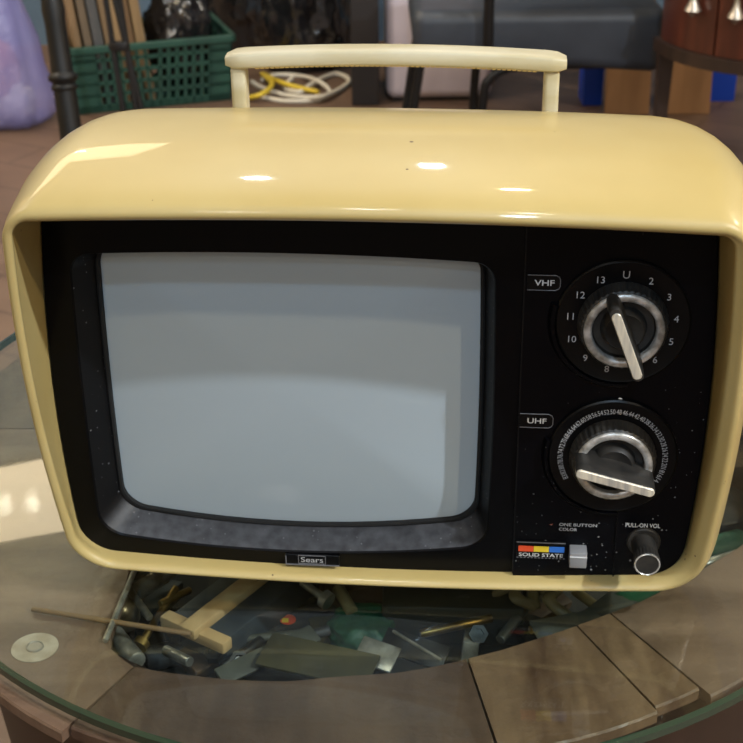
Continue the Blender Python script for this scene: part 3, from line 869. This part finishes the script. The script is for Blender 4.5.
# ------------------------------------------------------------------ behind the table
BM = {
    'crate': mat('green_crate_plastic', (36, 78, 66), .5, noise=(8, (30, 66, 56), 3, (1, 1, 1))),
    'post': mat('black_painted_wood', (8, 8, 9), .5),
    'iron': mat('black_iron', (22, 22, 24), .45),
    'bag': mat('lavender_plastic_bag', (128, 126, 196), .3, coat=.3, noise=(7, (160, 158, 214), 5, (1, 1, .5)), bump=(14, .6)),
    'bagin': mat('orange_contents', (190, 120, 84), .7),
    'trash': mat('black_bag_plastic', (26, 26, 29), .2, spec=1., bump=(14, .9)),
    'vinyl': mat('dark_blue_black_vinyl', (44, 50, 60), .5, noise=(8, (54, 60, 70), 4, (1, 1, 1))),
    'chairframe': mat('black_tube_steel', (24, 24, 26), .35, .3),
    'lilac': mat('pale_lilac_metal', (226, 214, 222), .55, noise=(5, (214, 202, 212), 4, (1, 1, .3))),
    'mahog': mat('red_brown_veneer', (84, 40, 26), .35, coat=.3, noise=(6, (62, 28, 18), 6, (6, 6, .5))),
    'darkwood': mat('dark_walnut', (52, 36, 28), .45, noise=(8, (40, 28, 22), 5, (4, 4, .5))),
    'pull': mat('aged_silver_pull', (180, 172, 160), .35, .9),
    'card': mat('brown_board', (160, 120, 82), .7, noise=(6, (138, 102, 68), 5, (3, 3, .4))),
    'cobalt': mat('cobalt_plastic', (16, 70, 200), .4),
    'white_cable': mat('white_cable_sheath', (206, 200, 186), .5),
    'yellow_cable': mat('yellow_cable_sheath', (206, 180, 56), .5),
    'dark': mat('dark_cabinet_paint', (42, 38, 38), .5),
}


def rot_to(v): return Matrix.Rotation(v, 4, 'Z')


# green crate
c0, c1 = at_z(80, 115, 0), at_z(230, 100, 0)
ang = math.atan2(c1.y - c0.y, c1.x - c0.x)
CL, CD, CH = .49, .32, .215
crate = thing('plastic_crate', 'green lattice plastic crate on the floor holding wooden boards', 'crate', c0, ang)
bm = bmesh.new()


def lattice(L, H, mtx, nv, nh, solid=.07):
    t = .006
    for k in range(nv + 1):
        x = solid + (L - 2 * solid) * k / nv; box(bm, x - .0055, x + .0055, 0, t, .0, H, mtx)
    for k in range(nh + 1):
        z = .02 + (H - .03) * k / nh; box(bm, 0, L, 0, t, z - .006, z + .006, mtx)
    box(bm, 0, solid, 0, t, 0, H, mtx); box(bm, L - solid, L, 0, t, 0, H, mtx)
    box(bm, 0, L, 0, t, 0, .022, mtx)


lattice(CL, CH, Matrix.Identity(4), 13, 5)
lattice(CL, CH, Matrix.Translation((0, CD, 0)), 13, 5)
lattice(CD, CH, Matrix.Rotation(PI / 2, 4, 'Z'), 7, 5, .06)
lattice(CD, CH, Matrix.Translation((CL, 0, 0)) @ Matrix.Rotation(PI / 2, 4, 'Z'), 7, 5, .06)
box(bm, 0, CL, 0, CD, 0, .008)
for v in bm.verts:                                   # walls lean out a little
    f = v.co.z / CH * .012
    v.co.x += f * (1 if v.co.x > CL / 2 else -1); v.co.y += f * (1 if v.co.y > CD / 2 else -1)
obj('basket', bm, BM['crate'], crate, 0)
bm = bmesh.new()
for a in ((-.022, CL + .022, -.022, -.006), (-.022, CL + .022, CD + .006, CD + .022), (-.022, -.006, -.022, CD + .022), (CL + .006, CL + .022, -.022, CD + .022)):
    box(bm, *a, CH - .022, CH, None, .003)
obj('rim', bm, BM['crate'], crate, 0)
bcols = [(150, 122, 88), (120, 104, 84), (92, 92, 92), (136, 112, 82), (164, 136, 98), (128, 100, 70), (156, 128, 90)]
blab = ['light tan board leftmost in the green crate', 'dull tan board second from left in the crate', 'grey board in the middle left of the crate\'s stack', 'brown board just right of the grey board',
        'pale tan board behind the iron bars in the crate', 'brown board third from right in the crate', 'wide tan board rightmost in the green crate']
mC = Matrix.Translation(c0) @ rot_to(ang)
for k in range(7):
    w_, d_, h_ = .024 + .006 * (k in (2, 4, 6)), .24, .46 + .03 * ((k * 3) % 4)
    x = .028 + k * .033
    bm = bmesh.new(); box(bm, -w_ / 2, w_ / 2, 0, d_, 0, h_, Matrix.Rotation(-.10, 4, 'Y'), .002)
    o = obj('wooden_board', bm, mat('board_wood', bcols[k], .7, noise=(7, tuple(int(v * .8) for v in bcols[k]), 5, (3, 1, .4))), None, 0, mC @ Vector((x + .012, .035, .009)))
    o.rotation_euler = (0, 0, ang)
    tag(o, blab[k], 'board', 'boards in the green crate')

# black turned post
pb = at_y(88, 250, 3.0); top = at_y(37, -12, 3.0); v = top - pb; v.y += .12
pb = pb - v * (pb.z / v.z); v = v * 1.05
post = thing('turned_post', 'black turned wooden post with a ringed collar, leaning left', 'post', pb)
tt = v.normalized(); Lp = v.length
mr_ = v.to_track_quat('Z', 'X').to_matrix().to_4x4()
z1 = Lp * (at_y(72, 90, 3.0).z - pb.z) / v.z
bm = bmesh.new(); lathe(bm, [(.027, 0), (.027, .1), (.0255, z1 - .06), (.025, z1 - .02), (.025, z1 + .02), (.0235, z1 + .05), (.0235, Lp - .12), (.023, Lp - .06), (.026, Lp - .03), (.023, Lp)], 28, 'Z', mr_)
obj('shaft', bm, BM['post'], post, 50)
bm = bmesh.new(); lathe(bm, [(.024, z1 - .022), (.029, z1 - .018), (.029, z1 - .010), (.025, z1 - .006), (.0265, z1 - .002), (.033, z1 + .004), (.033, z1 + .012), (.025, z1 + .020)], 28, 'Z', mr_, cap=False)
obj('collar', bm, BM['post'], post, 60)

# iron tripod, folded
tb = at_z(130, 125, 0)
tp = thing('folded_tripod', 'folded black iron tripod standing in front of the green crate', 'tripod', (tb.x, tb.y - .25, 0))
Yt = tb.y - .22
jt = at_y(119, 46, Yt)
base = Vector((tb.x, tb.y - .25, 0))
for (a, b) in (((104, -12), (126, 128)), ((118, -12), (139, 128)), ((112, -12), (146, 128))):
    bm = bmesh.new(); A0, B0 = at_y(*a, Yt + .01), at_y(*b, Yt - .01)
    dn = (B0 - A0).normalized(); k_ = B0.z / -dn.z; B0 = B0 + dn * k_
    tube(bm, [A0 - base, B0 - base], .0085, 10); obj('leg', bm, BM['iron'], tp)
bm = bmesh.new(); lathe(bm, [(.028, -.012), (.031, -.006), (.031, .006), (.028, .012)], 20, 'Z', Matrix.Translation(jt - base) @ Matrix.Diagonal((1, .5, 1, 1)))
obj('collar', bm, BM['iron'], tp)

# lavender bag with things in it
bb = at_z(14, 133, 0)
bag = thing('plastic_bag', 'lavender plastic carrier bag, full, standing on the floor at left', 'bag', (bb.x - .055, bb.y + .12, 0))
bm = bmesh.new(); n = 44; rings = []
for z, rx, ry in ((0, .10, .08), (.006, .135, .11), (.03, .155, .13), (.1, .160, .135), (.18, .145, .12), (.26, .125, .10), (.34, .105, .08), (.42, .080, .06), (.5, .06, .045), (.58, .055, .04)):
    ring = []
    for k in range(n):
        a = 2 * PI * k / n
        w_ = 1 + .10 * mnoise.noise(Vector((math.cos(a) * 2, math.sin(a) * 2, z * 9))) + .09 * mnoise.noise(Vector((math.cos(a) * 6, math.sin(a) * 6, z * 6)))
        ring.append((rx * w_ * math.cos(a), ry * w_ * math.sin(a), z))
    rings.append(ring)
loft(bm, rings, True, True, True); bmesh.ops.recalc_face_normals(bm, faces=bm.faces)
bag_m = BM['bag']; nb = bag_m.node_tree.nodes['Principled BSDF']; nb.inputs['Alpha'].default_value = .62
obj('film', bm, bag_m, bag, 70)
bm = bmesh.new(); blob(bm, (.0, -.02, .16), (.07, .06, .11), 4, .2, 3, 1.); obj('orange_bundle', bm, BM['bagin'], bag, 70)
bm = bmesh.new(); blob(bm, (.05, -.03, .075), (.06, .05, .06), 4, .2, 3, 5.); obj('white_bundle', bm, mat('white_bundle', (214, 208, 210), .7), bag, 70)

# black rubbish bags behind the crate
gb = at_z(205, 85, 0)
for k, (px, Yg, rx, ry, rz, lb) in enumerate(((303, 4.88, .17, .14, .235, 'glossy black rubbish bag on the floor above the cables'), (252, 5.14, .2, .07, .30, 'black rubbish bag farthest back, against the wall'))):
    xg = at_y(px, 60, Yg).x
    bm = bmesh.new(); blob(bm, (0, 0, rz * .86), (rx, ry, rz), 5, .22, 1.8, 3.3 * k + 1, .16, .0)
    tag(obj('rubbish_bag', bm, BM['trash'], None, 70, (xg, Yg, 0)), lb, 'bag', 'black rubbish bags by the wall')
bm = bmesh.new(); blob(bm, (0, 0, .20), (.096, .12, .19), 5, .22, 2.2, 8.4, .16, .0)
tag(obj('rubbish_bag', bm, BM['trash'], None, 70, mC @ Vector((.368, .16, .009))), 'glossy black rubbish bag stuffed into the right half of the green crate', 'bag', 'black rubbish bags by the wall')

# cables on the floor
def cable(name, lab, pts, r, m):
    P = [at_z(x, y, r + dz) for x, y, dz in pts]; o0 = P[0].copy(); o0.z = 0
    bm = bmesh.new(); tube(bm, smooth_path([p - o0 for p in P], 8), r, 8)
    return tag(obj(name, bm, m, None, 60, o0), lab, 'cable')


cable('white_cable', 'white cable looped on the floor, seen through the television handle', [(252, 82, 0), (262, 88, 0), (290, 96, 0), (320, 97, .012), (342, 88, 0), (349, 80, 0), (338, 74, 0), (325, 77, 0), (312, 84, .012), (300, 92, .012), (285, 88, 0), (292, 78, 0)], .0085, BM['white_cable'])
cable('white_cable', 'second white cable, curled beneath the first', [(262, 80, 0), (275, 75, 0), (300, 76, 0), (318, 81, .02), (330, 92, .0), (318, 100, 0), (285, 101, 0), (262, 97, 0)], .0075, BM['white_cable'])
cable('yellow_cable', 'yellow cable crossing the white cables on the floor', [(248, 98, 0), (262, 94, .02), (272, 84, .02), (262, 74, .0), (280, 82, .02), (300, 88, .02), (318, 92, .02)], .0085, BM['yellow_cable'])

# dark narrow cabinet side and pale metal locker
p0, p1 = at_z(352, 106, 0), at_z(384, 106, 0)
bm = bmesh.new(); box(bm, 0, .088, 0, .3, 0, 1.0, None, .004); tag(obj('dark_cabinet', bm, BM['dark'], None, 0, (p0.x, p0.y, 0)), 'dark narrow cupboard between the rubbish bags and the pale locker', 'cupboard')
lk = thing('metal_locker', 'pale lilac metal locker behind the black chair', 'locker', (at_y(386, 60, 4.42).x, 4.42, 0))
bm = bmesh.new(); box(bm, 0, .34, 0, .4, .01, .95, None, .03, 4); obj('body', bm, BM['lilac'], lk)
bm = bmesh.new(); box(bm, .02, .32, .02, .38, 0, .02); obj('plinth', bm, BM['dark'], lk)

# chair: black vinyl seat on bent tube
CY = 3.70
def cpt(px, py, dy=0): return at_y(px, py, CY + dy)
sl, sr = cpt(413, 30), cpt(668, 30)
zb_, zt_ = cpt(480, 75).z, cpt(480, 14).z
ch = thing('vinyl_chair', 'black vinyl padded chair on bent black tube legs, behind the television', 'chair', ((sl.x + sr.x) / 2, CY + .25, 0))
cb = Vector(ch.location)
bm = bmesh.new(); box(bm, sl.x - cb.x, sr.x - cb.x, -.25, .24, zb_, zt_ + .01, None, .035, 6)
for v in bm.verts:
    t = (v.co.x - (sl.x - cb.x)) / (sr.x - sl.x)
    if v.co.z < (zb_ + zt_) / 2: v.co.z += .055 * max(0, 1 - t / .28) ** 1.5 - .015 * math.sin(PI * min(1, max(0, (t - .2) / .8)))
    else: v.co.z -= .02 * math.sin(PI * t)
obj('seat', bm, BM['vinyl'], ch, 60)
bm = bmesh.new(); box(bm, cpt(560, 0).x - cb.x, cpt(700, 0).x - cb.x, .10, .24, zt_ - .01, zt_ + .5, None, .04, 5); obj('backrest', bm, BM['vinyl'], ch, 60)
legz = 0
for yy in (-.22, .06):
    bm = bmesh.new()
    q = [cpt(482, 130), cpt(484, 100), cpt(491, 82), cpt(506, 72), cpt(530, 69), cpt(590, 67), cpt(660, 66)]
    q[0] = q[1] + (q[0] - q[1]).normalized() * (q[1].z / -((q[0] - q[1]).normalized().z)) if (q[0] - q[1]).z < 0 else q[0]
    tube(bm, smooth_path([Vector((p.x - cb.x, yy, p.z)) for p in q], 6), .013, 12); obj('leg', bm, BM['chairframe'], ch, 60)
    bm = bmesh.new()
    a, b = cpt(424, 44), cpt(414, 110); d = (b - a).normalized(); b = a + d * (a.z / -d.z)
    tube(bm, [Vector((a.x - cb.x, yy, a.z)), Vector((b.x - cb.x, yy, b.z))], .013, 12); obj('leg', bm, BM['chairframe'], ch, 60)
    bm = bmesh.new(); a, b = cpt(487, 47), cpt(489, -60)
    tube(bm, [Vector((a.x - cb.x, yy * 1.32, a.z - .02)), Vector((b.x - cb.x, yy * 1.32, b.z))], .014, 12); obj('arm_support', bm, BM['chairframe'], ch, 60)
    bm = bmesh.new(); box(bm, b.x - cb.x - .12, b.x - cb.x + .38, yy * 1.32 - .025, yy * 1.32 + .025, b.z, b.z + .03, None, .012, 4); obj('armrest', bm, BM['vinyl'], ch, 60)

# half-round cabinet on tapered legs
KY = 3.30
kc = Vector((at_y(812, 40, KY).x, KY + .30, 0)); KR = .30
zk0 = at_y(700, 70, KY).z
cab = thing('round_front_cabinet', 'red-brown round-front cabinet with drop pulls at the right', 'cabinet', kc)
def sect(bm, r, z0, z1, a0, a1, n=30):
    rings = []
    for k in range(n + 1):
        a = math.radians(a0 + (a1 - a0) * k / n); c, s = math.cos(a), math.sin(a)
        rings.append([(c * (r - .02), s * (r - .02), z0), (c * r, s * r, z0), (c * r, s * r, z1), (c * (r - .02), s * (r - .02), z1)])
    loft(bm, rings, True, True, True); bmesh.ops.recalc_face_normals(bm, faces=bm.faces)
    return bm
bm = bmesh.new(); sect(bm, KR - .012, zk0, zk0 + .5, -180, 0); box(bm, -KR + .02, KR - .02, .0, .02, zk0, zk0 + .5); obj('body', bm, BM['darkwood'], cab, 40)
ASEAM = -134
for a0, a1, pa in ((-176, ASEAM - .6, ASEAM - 10.5), (ASEAM + .6, -10, ASEAM + 10.5)):
    bm = sect(bmesh.new(), KR, zk0 + .012, zk0 + .48, a0, a1); dr = obj('door', bm, BM['mahog'], cab, 40)
    a = math.radians(pa); pz = at_y(700, 8, KY).z
    bm = bmesh.new(); lathe(bm, [(.003, .075), (.006, .06), (.005, .05), (.009, .03), (.018, .012), (.021, .006), (.012, 0), (.006, -.008), (.001, -.012)], 20, 'Z', Matrix.Translation((math.cos(a) * (KR + .022), math.sin(a) * (KR + .022), pz - .036)))
    tube(bm, [(math.cos(a) * (KR - .005), math.sin(a) * (KR - .005), pz + .031), (math.cos(a) * (KR + .024), math.sin(a) * (KR + .024), pz + .031)], .005, 8)
    obj('drop_pull', bm, BM['pull'], dr, 50)
bm = sect(bmesh.new(), KR + .014, zk0 - .022, zk0 + .010, -180, 0); obj('base_moulding', bm, BM['darkwood'], cab, 30)
for (a, w_) in ((-178, .020), (-90, .022), (-2, .020)):
    a = math.radians(a); bm = bmesh.new()
    x, y = math.cos(a) * (KR - .02), math.sin(a) * (KR - .02)
    rings = [[(x + sx * w_ * s, y + sy * w_ * s + .01, z) for sx, sy in ((-1, -1), (1, -1), (1, 1), (-1, 1))] for s, z in ((.5, 0), (1, zk0 - .02))]
    loft(bm, rings, True, True, True); bmesh.ops.recalc_face_normals(bm, faces=bm.faces); obj('leg', bm, BM['darkwood'], cab, 0)

# boards and blue bins beyond the chair and cabinet
def standing(name, lab, cat, px0, px1, Y, h, th, m, lean=.08):
    a, b = at_y(px0, 100, Y), at_y(px1, 100, Y)
    bm = bmesh.new(); box(bm, 0, b.x - a.x, 0, th, 0, h, Matrix.Rotation(-lean, 4, 'X'), .003)
    return tag(obj(name, bm, m, None, 0, (a.x, Y, .0)), lab, cat)
standing('wooden_sheet', 'brown wooden sheet standing behind the chair\'s tube leg', 'sheet', 606, 650, 4.25, .62, .02, BM['card'])
standing('wooden_sheet', 'brown wooden sheet standing behind the round-front cabinet\'s legs', 'sheet', 668, 711, 4.25, .7, .02, BM['card'])
for px0, px1, Y, lab in ((582, 604, 4.35, 'cobalt blue plastic bin behind the black chair'), (706, 737, 4.38, 'cobalt blue plastic bin behind the round-front cabinet')):
    a, b = at_y(px0, 100, Y), at_y(px1, 100, Y); w_ = b.x - a.x
    bm = bmesh.new()
    outer_ = [[(w_ * .5 + sx * (w_ * .5 * s), .06 + sy * .06 * s, z) for sx, sy in ((-1, -1), (1, -1), (1, 1), (-1, 1))] for s, z in ((.85, 0), (1, .48), (.9, .48), (.8, .02))]
    loft(bm, outer_, True, True, True); bmesh.ops.recalc_face_normals(bm, faces=bm.faces)
    tag(obj('blue_bin', bm, BM['cobalt'], None, 0, (a.x, Y, 0)), lab, 'bin')
